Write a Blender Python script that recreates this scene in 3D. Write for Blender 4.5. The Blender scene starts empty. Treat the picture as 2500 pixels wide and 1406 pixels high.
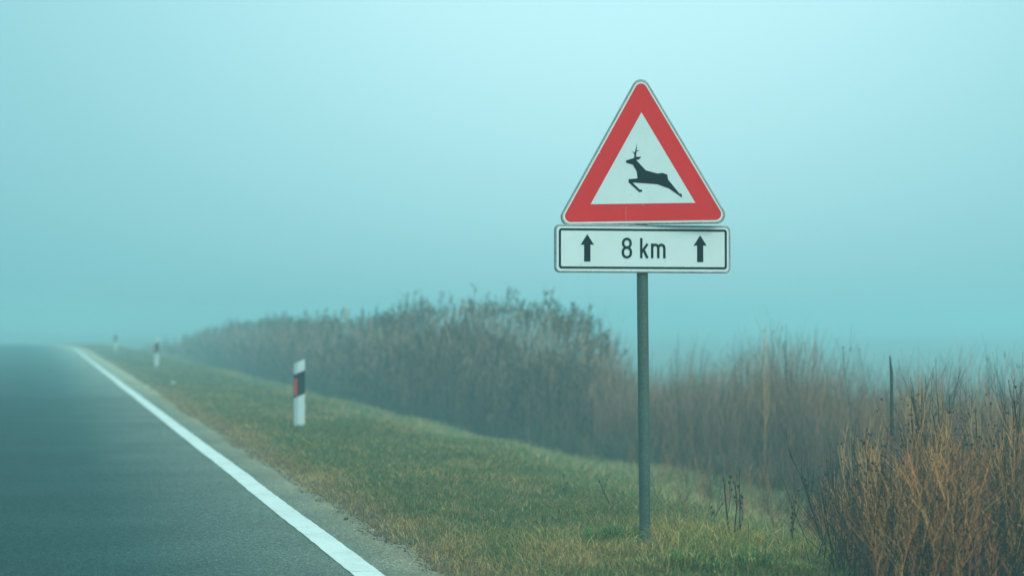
import bpy, math
import numpy as np
from mathutils import Vector

# ------------------------------------------------------------------ camera
SC = bpy.context.scene
COL = SC.collection
CAM_H = 1.23
FPX = 5000.0            # focal length in pixels of a 2500 px wide frame
cam_d = bpy.data.cameras.new("camera")
cam = bpy.data.objects.new("camera", cam_d)
COL.objects.link(cam)
SC.camera = cam
cam_d.sensor_width = 36
cam_d.lens = 72
cam_d.clip_start = 0.05
cam_d.clip_end = 3000
cam.location = (0, 0, CAM_H)
cam.rotation_euler = (math.radians(90 + 0.882), 0, 0)
cam_d.dof.use_dof = True
cam_d.dof.focus_distance = 11.4
cam_d.dof.aperture_fstop = 2.0

# ------------------------------------------------------------------ world
SUN_AZ = math.radians(138)      # clockwise from +Y (view axis): behind the camera, to the right
SUN_EL = math.radians(36)
world = bpy.data.worlds.new("World")
SC.world = world
world.use_nodes = True
wn, wl = world.node_tree.nodes, world.node_tree.links
wn.clear()
w_out = wn.new("ShaderNodeOutputWorld")
w_bg = wn.new("ShaderNodeBackground")
w_bg2 = wn.new("ShaderNodeBackground")
w_add = wn.new("ShaderNodeAddShader")
sky = wn.new("ShaderNodeTexSky")
sky.sky_type = 'NISHITA'
sky.sun_disc = False
sky.sun_elevation = SUN_EL
sky.sun_rotation = SUN_AZ
sky.dust_density = 4
wl.new(sky.outputs[0], w_bg.inputs[0])
w_bg.inputs[1].default_value = 0.012       # what comes through the overcast


def wmath(op, a, b=None, clamp=False):
    n = wn.new("ShaderNodeMath")
    n.operation = op
    n.use_clamp = clamp
    for i, v in enumerate((a, b)):
        if v is None:
            continue
        if isinstance(v, (int, float)):
            n.inputs[i].default_value = v
        else:
            wl.new(v, n.inputs[i])
    return n.outputs[0]


tc = wn.new("ShaderNodeTexCoord")
sep = wn.new("ShaderNodeSeparateXYZ")
wl.new(tc.outputs["Generated"], sep.inputs[0])


def wdot(v):
    n = wn.new("ShaderNodeVectorMath")
    n.operation = 'DOT_PRODUCT'
    wl.new(tc.outputs["Generated"], n.inputs[0])
    v = Vector(v).normalized()
    n.inputs[1].default_value = v
    return n.outputs["Value"]


def glow(v, sharp, gain):           # broad soft brightening of the overcast round a direction
    d = wdot(v)
    e = wmath('MULTIPLY', wmath('SUBTRACT', d, 1.0), sharp)
    return wmath('MULTIPLY', wmath('POWER', 2.71828, e), gain)


z_up = wmath('MAXIMUM', sep.outputs[2], 0.0)
br = wmath('ADD', 0.53, wmath('MULTIPLY', z_up, 0.42))
br = wmath('ADD', br, wmath('MULTIPLY', glow((0.05, 1.0, 0.125), 26.0, 0.36), wmath('ADD', 0.55, wmath('MULTIPLY', z_up, 2.9), clamp=True)))          # the brightest part of the fog bank
br = wmath('ADD', br, glow((math.sin(SUN_AZ), math.cos(SUN_AZ), math.tan(SUN_EL)), 2.2, 0.95))
below = wmath('LESS_THAN', sep.outputs[2], -0.02)
br = wmath('MULTIPLY', br, wmath('SUBTRACT', 1.0, wmath('MULTIPLY', below, 0.6)))
ramp = wn.new("ShaderNodeValToRGB")
ramp.color_ramp.elements[0].position = 0.60
ramp.color_ramp.elements[0].color = (0.345, 0.885, .985, 1)
ramp.color_ramp.elements[1].position = 0.95
ramp.color_ramp.elements[1].color = (0.545, 0.935, .985, 1)
wl.new(br, ramp.inputs[0])
wl.new(ramp.outputs[0], w_bg2.inputs[0])
wl.new(br, w_bg2.inputs[1])
wl.new(w_bg.outputs[0], w_add.inputs[0])
wl.new(w_bg2.outputs[0], w_add.inputs[1])
wl.new(w_add.outputs[0], w_out.inputs[0])

# ------------------------------------------------------------------ sun
sun_d = bpy.data.lights.new("sun", 'SUN')
sun = bpy.data.objects.new("sun", sun_d)
COL.objects.link(sun)
sun_d.energy = 1.1
sun_d.angle = math.radians(25)
sun_d.color = (.86, 1.0, 0.90)
sv = Vector((math.sin(SUN_AZ) * math.cos(SUN_EL), math.cos(SUN_AZ) * math.cos(SUN_EL), math.sin(SUN_EL)))
sun.rotation_euler = sv.to_track_quat('Z', 'Y').to_euler()

# ------------------------------------------------------------------ render settings
SC.render.engine = 'CYCLES'
SC.view_settings.view_transform = 'Standard'
SC.view_settings.look = 'None'
SC.view_settings.gamma = 1.0
SC.view_settings.exposure = 0.0
SC.cycles.use_denoising = True
SC.cycles.volume_bounces = 2
SC.cycles.max_bounces = 6
SC.cycles.transparent_max_bounces = 8
SC.cycles.volume_step_rate = 1.0

rng = np.random.default_rng(7)

# ------------------------------------------------------------------ road frame
RH = np.array((-0.232, 1.0)) / math.hypot(0.232, 1.0)      # along the road
RN = np.array((1.0, 0.232)) / math.hypot(0.232, 1.0)       # to the right of it


def crest(v):
    t = np.maximum(np.asarray(v, float) - 96.0, 0)
    return -np.where(t < 60, 0.0004 * t * t, 0.0004 * 3600 + 0.048 * (t - 60))


def crest_clip(v, u=None):
    c = np.maximum(crest(v), -4.5)
    if u is None:
        return c
    # the low field on the right keeps its level where the road drops behind its crest
    return c * (1 - np.clip((np.asarray(u, float) - 5) / 14, 0, 1))


def bend(v):
    t = np.clip(np.asarray(v, float) - 82.0, 0, 60)
    return -0.0016 * t * t - 0.19 * np.maximum(np.asarray(v, float) - 142, 0)


def PXY(u, v):
    u = np.asarray(u, float)
    v = np.asarray(v, float)
    return 1.6 + u * RN[0] + v * RH[0] + bend(v), u * RN[1] + v * RH[1]


UP = [-400, -60, -12, -8.5, -7.4, -6.6, 0.22, 0.42, 0.9, 2.2, 3.2, 5.0, 6.5, 10, 16, 60, 400]
ZP = [-.8, -.6, -.6, -.4, -.1, -.035, -.035, -.006, .012, -.02, -.22, -.66, -.74, -.72, -.60, -.6, -.8]


def zg(u, v):
    u = np.asarray(u, float)
    v = np.asarray(v, float)
    z = np.interp(u, UP, ZP)
    m = np.clip((u - 0.5) / 1.5, 0, 1)
    z = z + m * (0.022 * np.sin(1.9 * v + 1.3 * u) + 0.018 * np.sin(3.7 * u - 1.1 * v + 1) + 0.03 * np.sin(.55 * v + 2))
    return z + crest_clip(v, u)


def uv_of(X, Y):
    X = np.asarray(X, float) - 1.6
    v = X * RH[0] + Y * RH[1]
    u = X * RN[0] + Y * RN[1]
    return u - bend(v) * RN[0], v


def pix(x, y):
    """ground point seen at a pixel of the 2500x1406 photograph"""
    for d in np.arange(9.0, 130, 0.02):
        X = (x - 1250) / FPX * d
        z = CAM_H + (780 - y) / FPX * d
        u, v = uv_of(X, d)
        if z <= float(zg(u, v)):
            return X, d, float(zg(u, v))
    return X, d, z


def noise2(x, y, seed=0):
    """cheap smooth value noise"""
    x = np.asarray(x, float)
    y = np.asarray(y, float)
    xi, yi = np.floor(x).astype(int), np.floor(y).astype(int)
    fx, fy = x - xi, y - yi
    fx, fy = fx * fx * (3 - 2 * fx), fy * fy * (3 - 2 * fy)

    def h(a, b):
        n = (a * 374761393 + b * 668265263 + seed * 974634777) & 0x7fffffff
        n = ((n ^ (n >> 13)) * 1274126177) & 0x7fffffff
        return ((n ^ (n >> 16)) & 0xffff) / 65535.0
    a, b, c, d = h(xi, yi), h(xi + 1, yi), h(xi, yi + 1), h(xi + 1, yi + 1)
    return (a * (1 - fx) + b * fx) * (1 - fy) + (c * (1 - fx) + d * fx) * fy


# ------------------------------------------------------------------ helpers
def mesh_np(name, V, F_flat, F_sizes, mat=None, col=None, uv=None, smooth=False):
    me = bpy.data.meshes.new(name)
    V = np.ascontiguousarray(V, np.float32)
    F_flat = np.ascontiguousarray(F_flat, np.int32)
    F_sizes = np.ascontiguousarray(F_sizes, np.int32)
    me.vertices.add(len(V))
    me.vertices.foreach_set("co", V.ravel())
    me.loops.add(len(F_flat))
    me.loops.foreach_set("vertex_index", F_flat)
    me.polygons.add(len(F_sizes))
    st = np.zeros(len(F_sizes), np.int32)
    st[1:] = np.cumsum(F_sizes)[:-1]
    me.polygons.foreach_set("loop_start", st)
    me.polygons.foreach_set("loop_total", F_sizes)
    me.polygons.foreach_set("use_smooth", np.full(len(F_sizes), smooth))
    if uv is not None:
        l = me.uv_layers.new(name="UVMap")
        l.data.foreach_set("uv", np.ascontiguousarray(uv[F_flat], np.float32).ravel())
    if col is not None:
        a = me.color_attributes.new("tint", 'FLOAT_COLOR', 'POINT')
        c4 = np.ones((len(V), 4), np.float32)
        c4[:, :3] = col
        a.data.foreach_set("color", c4.ravel())
    me.update(calc_edges=True)
    if mat:
        me.materials.append(mat)
    return me


def link(name, me, parent=None, loc=None, rot=None):
    o = bpy.data.objects.new(name, me)
    COL.objects.link(o)
    if parent:
        o.parent = parent
    if loc is not None:
        o.location = loc
    if rot is not None:
        o.rotation_euler = rot
    return o


def tag(o, label=None, cat=None, group=None, kind=None):
    if label:
        o["label"] = label
    if cat:
        o["category"] = cat
    if group:
        o["group"] = group
    if kind:
        o["kind"] = kind
    return o


def faces_mesh(name, verts, faces, mat, smooth=False):
    me = bpy.data.meshes.new(name)
    me.from_pydata([tuple(map(float, v)) for v in verts], [], faces)
    me.materials.append(mat)
    if smooth:
        for p in me.polygons:
            p.use_smooth = True
    me.update()
    return me


def new_mat(name):
    m = bpy.data.materials.new(name)
    m.use_nodes = True
    n, l = m.node_tree.nodes, m.node_tree.links
    b = n["Principled BSDF"]
    return m, n, l, b


def tex_noise(n, l, scale, detail=4, rough=0.6, coord="Object", dist=0.0):
    t = n.new("ShaderNodeTexCoord")
    x = n.new("ShaderNodeTexNoise")
    x.inputs["Scale"].default_value = scale
    x.inputs["Detail"].default_value = detail
    x.inputs["Roughness"].default_value = rough
    x.inputs["Distortion"].default_value = dist
    l.new(t.outputs[coord], x.inputs["Vector"])
    return x.outputs["Fac"]


def ramp_of(n, l, src, stops):
    top = max(max(c[:3]) for _, c in stops)
    k = max(1.0, top)                    # a colour ramp stops at 1: scale brighter factors back up afterwards
    stops = [(p, tuple(x / k for x in c[:3])) for p, c in stops]
    r = n.new("ShaderNodeValToRGB")
    els = r.color_ramp.elements
    while len(els) > len(stops):
        els.remove(els[-1])
    while len(els) < len(stops):
        els.new(0.5)
    for e, (p, c) in zip(els, stops):
        e.position = p
        e.color = (*c, 1) if len(c) == 3 else c
    l.new(src, r.inputs[0])
    if k > 1:
        vm = n.new("ShaderNodeVectorMath")
        vm.operation = 'SCALE'
        vm.inputs["Scale"].default_value = k
        l.new(r.outputs[0], vm.inputs[0])
        return vm.outputs[0]
    return r.outputs[0]


def mixc(n, l, f, a, b, mode='MIX'):
    m = n.new("ShaderNodeMix")
    m.data_type = 'RGBA'
    m.blend_type = mode
    for sock, v in ((m.inputs[0], f), (m.inputs[6], a), (m.inputs[7], b)):
        if isinstance(v, (int, float)):
            sock.default_value = v
        elif isinstance(v, tuple):
            sock.default_value = (*v, 1)
        else:
            l.new(v, sock)
    return m.outputs[2]


def bump(n, l, b, src, dist, strength=1.0):
    bp = n.new("ShaderNodeBump")
    bp.inputs["Distance"].default_value = dist
    bp.inputs["Strength"].default_value = strength
    l.new(src, bp.inputs["Height"])
    l.new(bp.outputs[0], b.inputs["Normal"])


def grey(v):
    return (v, v, v)


# ------------------------------------------------------------------ materials
def plant_mat(name, rough=0.6, trans=0.25):
    m, n, l, b = new_mat(name)
    a = n.new("ShaderNodeAttribute")
    a.attribute_name = "tint"
    l.new(a.outputs["Color"], b.inputs["Base Color"])
    b.inputs["Roughness"].default_value = rough
    b.inputs["Specular IOR Level"].default_value = 0.25
    if trans > 0:
        t = n.new("ShaderNodeBsdfTranslucent")
        l.new(a.outputs["Color"], t.inputs[0])
        mx = n.new("ShaderNodeMixShader")
        mx.inputs[0].default_value = trans
        l.new(b.outputs[0], mx.inputs[1])
        l.new(t.outputs[0], mx.inputs[2])
        l.new(mx.outputs[0], n["Material Output"].inputs[0])
    return m


M_grass = plant_mat("grass_blades", 0.55, 0.25)
M_dry = plant_mat("dry_stalks", 0.75, 0.1)


def asphalt():
    m, n, l, b = new_mat("asphalt")
    uvn = n.new("ShaderNodeUVMap")
    sx = n.new("ShaderNodeSeparateXYZ")
    l.new(uvn.outputs[0], sx.inputs[0])
    fine = tex_noise(n, l, 75, 4, 0.8)
    mid = tex_noise(n, l, 22, 3, 0.7)
    big = tex_noise(n, l, 0.9, 4, 0.55)
    c = ramp_of(n, l, fine, [(0.34, (0.006, .022, .022)), (0.46, (0.04, .088, .084)), (0.56, (0.075, .135, .126)), (0.68, (0.26, .36, .33))])
    c = mixc(n, l, 1.0, c, ramp_of(n, l, mid, [(0.3, grey(.55)), (0.7, grey(1.4))]), 'MULTIPLY')
    c = mixc(n, l, 1.0, c, ramp_of(n, l, big, [(0.3, grey(.82)), (0.7, grey(1.15))]), 'MULTIPLY')
    # wear across the lane: polished wheel track dark, dusty strip beside and beyond the line pale
    across = n.new("ShaderNodeMapRange")
    across.inputs[1].default_value = -6.6
    across.inputs[2].default_value = 0.6
    l.new(sx.outputs[0], across.inputs[0])

    def p(u):
        return (u + 6.6) / 7.2
    wob = n.new("ShaderNodeMath")
    wob.operation = 'MULTIPLY_ADD'
    wob.inputs[1].default_value = 0.04
    l.new(tex_noise(n, l, 1.3, 3), wob.inputs[0])
    l.new(across.outputs[0], wob.inputs[2])
    wear = ramp_of(n, l, wob.outputs[0], [(p(-3.4) + .02, (.5, .62, .64)), (p(-1.9) + .02, (.48, .60, .62)), (p(-1.15) + .02, (.72, .80, .82)),
                                (p(-.45) + .02, (2.0, 1.35, 1.25)), (p(0.05) + .02, (3.0, 1.75, 1.5)), (p(.35) + .02, (5.2, 2.35, 1.65))])
    c = mixc(n, l, 1.0, c, wear, 'MULTIPLY')
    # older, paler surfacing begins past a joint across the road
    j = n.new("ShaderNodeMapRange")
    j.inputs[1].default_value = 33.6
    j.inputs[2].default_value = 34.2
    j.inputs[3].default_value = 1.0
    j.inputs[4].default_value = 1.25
    j2 = n.new("ShaderNodeMapRange")  # slow further paling: fogged, grazing reflection of the far road painted into the colour
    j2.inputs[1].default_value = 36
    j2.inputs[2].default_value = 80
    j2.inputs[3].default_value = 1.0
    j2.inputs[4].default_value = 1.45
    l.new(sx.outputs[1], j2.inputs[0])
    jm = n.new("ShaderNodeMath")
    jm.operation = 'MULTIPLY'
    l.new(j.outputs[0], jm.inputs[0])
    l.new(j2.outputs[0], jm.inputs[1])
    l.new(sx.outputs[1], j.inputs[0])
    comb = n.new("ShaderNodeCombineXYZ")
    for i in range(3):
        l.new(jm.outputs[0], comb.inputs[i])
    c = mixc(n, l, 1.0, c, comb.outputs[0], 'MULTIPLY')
    l.new(c, b.inputs["Base Color"])
    b.inputs["Roughness"].default_value = 0.95
    b.inputs["Specular IOR Level"].default_value = 0.06
    bump(n, l, b, fine, 0.008, 1.0)
    return m


def line_paint():
    m, n, l, b = new_mat("road_paint")
    fine = tex_noise(n, l, 130, 3, 0.7)
    streak = tex_noise(n, l, 2.2, 7, 0.75)
    c = ramp_of(n, l, fine, [(0.22, (.30, .32, .30)), (0.40, (.68, .69, .64)), (0.7, (.85, .84, .77))])
    c = mixc(n, l, 1.0, c, ramp_of(n, l, streak, [(0.30, grey(.74)), (0.5, grey(1.0))]), 'MULTIPLY')
    # hairline cracks across the paint
    v = n.new("ShaderNodeTexVoronoi")
    v.feature = 'DISTANCE_TO_EDGE'
    v.inputs["Scale"].default_value = 0.32
    mp = n.new("ShaderNodeMapping")
    mp.inputs["Scale"].default_value = (1.0, 1.5, 1)
    t = n.new("ShaderNodeTexCoord")
    l.new(t.outputs["Object"], mp.inputs[0])
    l.new(mp.outputs[0], v.inputs["Vector"])
    chip = tex_noise(n, l, 16, 6, 0.8)
    c = mixc(n, l, ramp_of(n, l, chip, [(0.30, grey(.8)), (0.345, grey(0))]), c, (.13, .14, .13))
    c = mixc(n, l, ramp_of(n, l, v.outputs["Distance"], [(0.0, grey(.55)), (0.0022, grey(0))]), c, (.10, .11, .10))
    l.new(c, b.inputs["Base Color"])
    b.inputs["Roughness"].default_value = 0.7
    bump(n, l, b, fine, 0.003, 0.5)
    return m


def soil():
    m, n, l, b = new_mat("verge_soil")
    a = tex_noise(n, l, 1.1, 6, 0.7)
    f = tex_noise(n, l, 40, 5, 0.7)
    c = ramp_of(n, l, a, [(0.3, (.07, .085, .035)), (0.5, (.11, .105, .05)), (0.7, (.07, .10, .035))])
    c = mixc(n, l, 1.0, c, ramp_of(n, l, f, [(0.25, grey(.45)), (0.75, grey(1.4))]), 'MULTIPLY')
    uvn = n.new("ShaderNodeUVMap")
    sx = n.new("ShaderNodeSeparateXYZ")
    l.new(uvn.outputs[0], sx.inputs[0])
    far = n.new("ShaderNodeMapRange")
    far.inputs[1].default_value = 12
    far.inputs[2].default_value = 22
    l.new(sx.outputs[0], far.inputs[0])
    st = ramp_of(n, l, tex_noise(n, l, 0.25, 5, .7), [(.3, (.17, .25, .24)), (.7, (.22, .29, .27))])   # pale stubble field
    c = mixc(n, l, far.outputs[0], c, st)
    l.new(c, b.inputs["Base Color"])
    b.inputs["Roughness"].default_value = 0.95
    bump(n, l, b, f, 0.03, 0.8)
    return m


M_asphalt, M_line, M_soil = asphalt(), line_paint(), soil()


def sheeting(name, colr, speck=0.06, rough=0.35, spec=.3):
    """retro-reflective sign sheeting: faint grain, faint grime"""
    m, n, l, b = new_mat(name)
    f = tex_noise(n, l, 260, 2, 0.6)
    g = tex_noise(n, l, 6, 4, 0.6)
    c = mixc(n, l, 1.0, colr, ramp_of(n, l, f, [(0.3, grey(1 - speck * 1.6)), (0.7, grey(1 + speck))]), 'MULTIPLY')
    c = mixc(n, l, 1.0, c, ramp_of(n, l, g, [(0.3, (.93, .94, .92)), (0.65, grey(1.0))]), 'MULTIPLY')
    sp_ = tex_noise(n, l, 38, 2, 0.5)
    c = mixc(n, l, 1.0, c, ramp_of(n, l, sp_, [(0.24, (.62, .64, .60)), (0.29, grey(1.0))]), 'MULTIPLY')
    l.new(c, b.inputs["Base Color"])
    b.inputs["Roughness"].default_value = rough
    b.inputs["Specular IOR Level"].default_value = spec
    return m


M_white = sheeting("white_sheeting", (.76, .80, .78))
M_edgewhite = sheeting("white_edge_paint", (.84, .84, .80))
M_red = sheeting("red_sheeting", (.86, .010, .014), 0.03, 0.5, .12)
M_black = sheeting("black_film", (.003, .009, .010), 0.02, 0.7, .06)


def aluminium():
    m, n, l, b = new_mat("weathered_aluminium")
    f = tex_noise(n, l, 90, 4, 0.7)
    g = tex_noise(n, l, 9, 4, 0.7)
    c = ramp_of(n, l, f, [(0.3, (.12, .14, .13)), (0.45, (.34, .35, .33)), (0.7, (.46, .46, .43))])
    c = mixc(n, l, 1.0, c, ramp_of(n, l, g, [(0.35, grey(.7)), (0.6, grey(1.0))]), 'MULTIPLY')
    l.new(c, b.inputs["Base Color"])
    b.inputs["Metallic"].default_value = 0.25
    b.inputs["Roughness"].default_value = 0.55
    bump(n, l, b, f, 0.002, 0.6)
    return m


def galvanised():
    m, n, l, b = new_mat("galvanised_steel")
    f = tex_noise(n, l, 95, 4, 0.75)
    g = tex_noise(n, l, 5, 5, 0.65)
    c = ramp_of(n, l, f, [(0.3, (.03, .065, .055)), (0.5, (.065, .11, .092)), (0.64, (.11, .15, .12)), (0.76, (.34, .32, .21))])
    c = mixc(n, l, 1.0, c, ramp_of(n, l, g, [(0.3, grey(.75)), (0.7, grey(1.2))]), 'MULTIPLY')
    l.new(c, b.inputs["Base Color"])
    b.inputs["Metallic"].default_value = 0.3
    b.inputs["Roughness"].default_value = 0.55
    bump(n, l, b, f, 0.004, 0.8)
    return m


M_alu, M_galv = aluminium(), galvanised()
M_post = sheeting("white_plastic", (.60, .65, .64), 0.08, 0.5)
M_band = sheeting("black_plastic", (.006, .012, .013), 0.02, 0.6, .1)
M_refl = sheeting("red_reflector", (.70, .05, .03), 0.03, 0.3)

# ------------------------------------------------------------------ ground, road, line
us = np.unique(np.concatenate([np.linspace(-400, -60, 8), np.linspace(-60, -8, 10), np.linspace(-8, -6, 6), np.linspace(-6, 0, 7),
                               np.arange(0.2, 8, 0.15), np.linspace(8, 60, 20), np.linspace(60, 400, 10)]))
vs = np.unique(np.concatenate([np.linspace(-150, 0, 12), np.arange(0, 60, 0.25), np.arange(60, 170, 1.0), np.linspace(170, 560, 30)]))
U, Vv = np.meshgrid(us, vs)
X, Y = PXY(U, Vv)
Z = zg(U, Vv) + np.where((U > .5) & (U < 8), (noise2(U * 9, Vv * 9, 3) - .5) * 0.02, 0)
nv, nu = U.shape
idx = np.arange(nv * nu).reshape(nv, nu)
quads = np.stack([idx[:-1, :-1], idx[:-1, 1:], idx[1:, 1:], idx[1:, :-1]], -1).reshape(-1, 4)
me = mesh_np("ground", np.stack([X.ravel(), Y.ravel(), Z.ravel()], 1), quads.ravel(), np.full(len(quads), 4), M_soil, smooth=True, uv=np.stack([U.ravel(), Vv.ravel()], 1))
tag(link("ground", me), kind="structure")


def edge_u(v):
    """ragged right-hand edge of the tarmac"""
    v = np.asarray(v, float)
    return 0.355 + 0.004 * np.clip(v - 10, 0, 30) + 0.07 * (noise2(v * 0.9, v * 0, 11) - .5) + 0.09 * (noise2(v * 3.1, v * 0, 12) - .5) + 0.05 * (noise2(v * 13, v * 0, 13) - .5)


def strip(name, u_cols, vv, zoff, mat):
    Vg = np.repeat(vv[:, None], len(u_cols), 1)
    Ug = np.stack([c(vv) if callable(c) else np.full_like(vv, c) for c in u_cols], 1)
    X, Y = PXY(Ug, Vg)
    Z = crest_clip(Vg) + np.array(zoff)[None, :]
    nv, nu = Ug.shape
    idx = np.arange(nv * nu).reshape(nv, nu)
    q = np.stack([idx[:-1, :-1], idx[:-1, 1:], idx[1:, 1:], idx[1:, :-1]], -1).reshape(-1, 4)
    uv = np.stack([Ug.ravel(), Vg.ravel()], 1)
    return mesh_np(name, np.stack([X.ravel(), Y.ravel(), Z.ravel()], 1), q.ravel(), np.full(len(q), 4), mat, uv=uv)


vr = np.unique(np.concatenate([np.linspace(-150, 0, 20), np.arange(0, 60, 0.05), np.arange(60, 170, 0.5), np.linspace(170, 555, 60)]))
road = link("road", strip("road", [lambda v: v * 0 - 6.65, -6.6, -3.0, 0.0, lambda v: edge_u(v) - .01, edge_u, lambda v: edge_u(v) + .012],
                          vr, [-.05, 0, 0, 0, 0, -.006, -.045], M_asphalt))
tag(road, kind="structure")


def le(v, side):
    return side * 0.073 + 0.004 + 0.006 * (noise2(v * 7, v * 0, 21 + int(side)) - .5) + 0.010 * (noise2(v * .6, v * 0, 31) - .5)


vl = vr[(vr > -60) & (vr < 400)]
ln = link("road_edge_line", strip("road_edge_line", [lambda v: le(v, -1), lambda v: le(v, 1)], vl, [.004, .004], M_line))
tag(ln, "white solid painted line along the right edge of the grey road", "road marking", kind="structure")


# ------------------------------------------------------------------ ribbons and tubes
def ribbons(name, P0, h, w, lean, curl, colr, mat, parent=None, colr_tip=None, seg=2):
    """grass-like blades: seg=2 -> base pair, mid pair, tip"""
    n = len(P0)
    ang = rng.uniform(0, 2 * np.pi, n)
    side = np.stack([np.cos(ang), np.sin(ang), np.zeros(n)], 1)
    la = rng.uniform(0, 2 * np.pi, n)
    L = np.stack([np.cos(la), np.sin(la), np.zeros(n)], 1) * lean[:, None] * h[:, None]
    up = np.array((0, 0, 1.0))
    mid = P0 + L * 0.35 + up * (h * 0.58)[:, None]
    tip = P0 + L * (1.0 + curl)[:, None] + up * (h * (1 - 0.35 * np.minimum(curl, 1.5)))[:, None]
    V = np.stack([P0 - side * w[:, None] / 2, P0 + side * w[:, None] / 2,
                  mid - side * w[:, None] * .42, mid + side * w[:, None] * .42, tip], 1)
    b = np.arange(n)[:, None] * 5
    F = np.concatenate([b + np.array([[0, 1, 3, 2]]), b + np.array([[2, 3, 4]])], 1)
    sizes = np.tile([4, 3], n)
    ct = colr if colr_tip is None else colr_tip
    C = np.stack([colr, colr, colr, colr, ct], 1).reshape(-1, 3)
    me = mesh_np(name, V.reshape(-1, 3), F.ravel(), sizes, mat, col=C)
    return me


def tube_arrays(P, R, C):
    """P (n,k,3) polylines, R (n,k) radii, C (n,3) colours -> three-sided tubes"""
    n, k, _ = P.shape
    a0 = rng.uniform(0, 2 * np.pi, n)
    ring = []
    for j in range(3):
        a = a0 + j * 2 * np.pi / 3
        ring.append(np.stack([np.cos(a), np.sin(a), 0 * a], 1))
    ring = np.stack(ring, 1)                                # n,3,3
    V = P[:, :, None, :] + ring[:, None, :, :] * R[:, :, None, None]
    base = (np.arange(n) * k * 3)[:, None, None, None]
    kk = (np.arange(k - 1) * 3)[None, :, None, None]
    jj = np.arange(3)[None, None, :, None]
    j2 = (jj + 1) % 3
    F = np.concatenate([base + kk + jj, base + kk + j2, base + kk + 3 + j2, base + kk + 3 + jj], -1)
    return V.reshape(-1, 3), F.reshape(-1, 4), np.repeat(C, k * 3, 0)


class Acc:
    def __init__(self):
        self.V, self.F, self.C, self.S, self.n = [], [], [], [], 0

    def add(self, V, F, C):
        self.V.append(V)
        self.F.append((F + self.n).ravel())
        self.S.append(np.full(len(F), F.shape[1]))
        self.C.append(C)
        self.n += len(V)

    def mesh(self, name, mat):
        return mesh_np(name, np.concatenate(self.V), np.concatenate(self.F), np.concatenate(self.S), mat, col=np.concatenate(self.C))


def polyline(P0, D, L, k, curve):
    """k-point line from P0 along unit D, length L, displaced by 'curve' (n,3) quadratically"""
    t = np.linspace(0, 1, k)[None, :, None]
    return P0[:, None, :] + D[:, None, :] * L[:, None, None] * t + curve[:, None, :] * t ** 2


def unit(v):
    return v / np.linalg.norm(v, axis=-1, keepdims=True)


def pick(cols, n, jitter=0.2, p=None):
    cols = np.array(cols)
    c = cols[rng.choice(len(cols), n, p=p)]
    return c * rng.uniform(1 - jitter, 1 + jitter, (n, 1))


# ------------------------------------------------------------------ grass
GREEN = [(.10, .165, .045), (.14, .21, .06), (.07, .13, .04), (.19, .22, .07), (.05, .10, .03)]
STRAW = [(.52, .33, .12), (.40, .25, .10), (.62, .44, .18), (.30, .17, .07)]
BROWN = [(.24, .12, .06), (.32, .16, .08), (.13, .08, .045)]


def scatter_field(d0, d1, n):
    d = np.sqrt(rng.uniform(d0 ** 2, d1 ** 2, n))
    return rng.uniform(-.31, .29, n) * d, d


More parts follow.
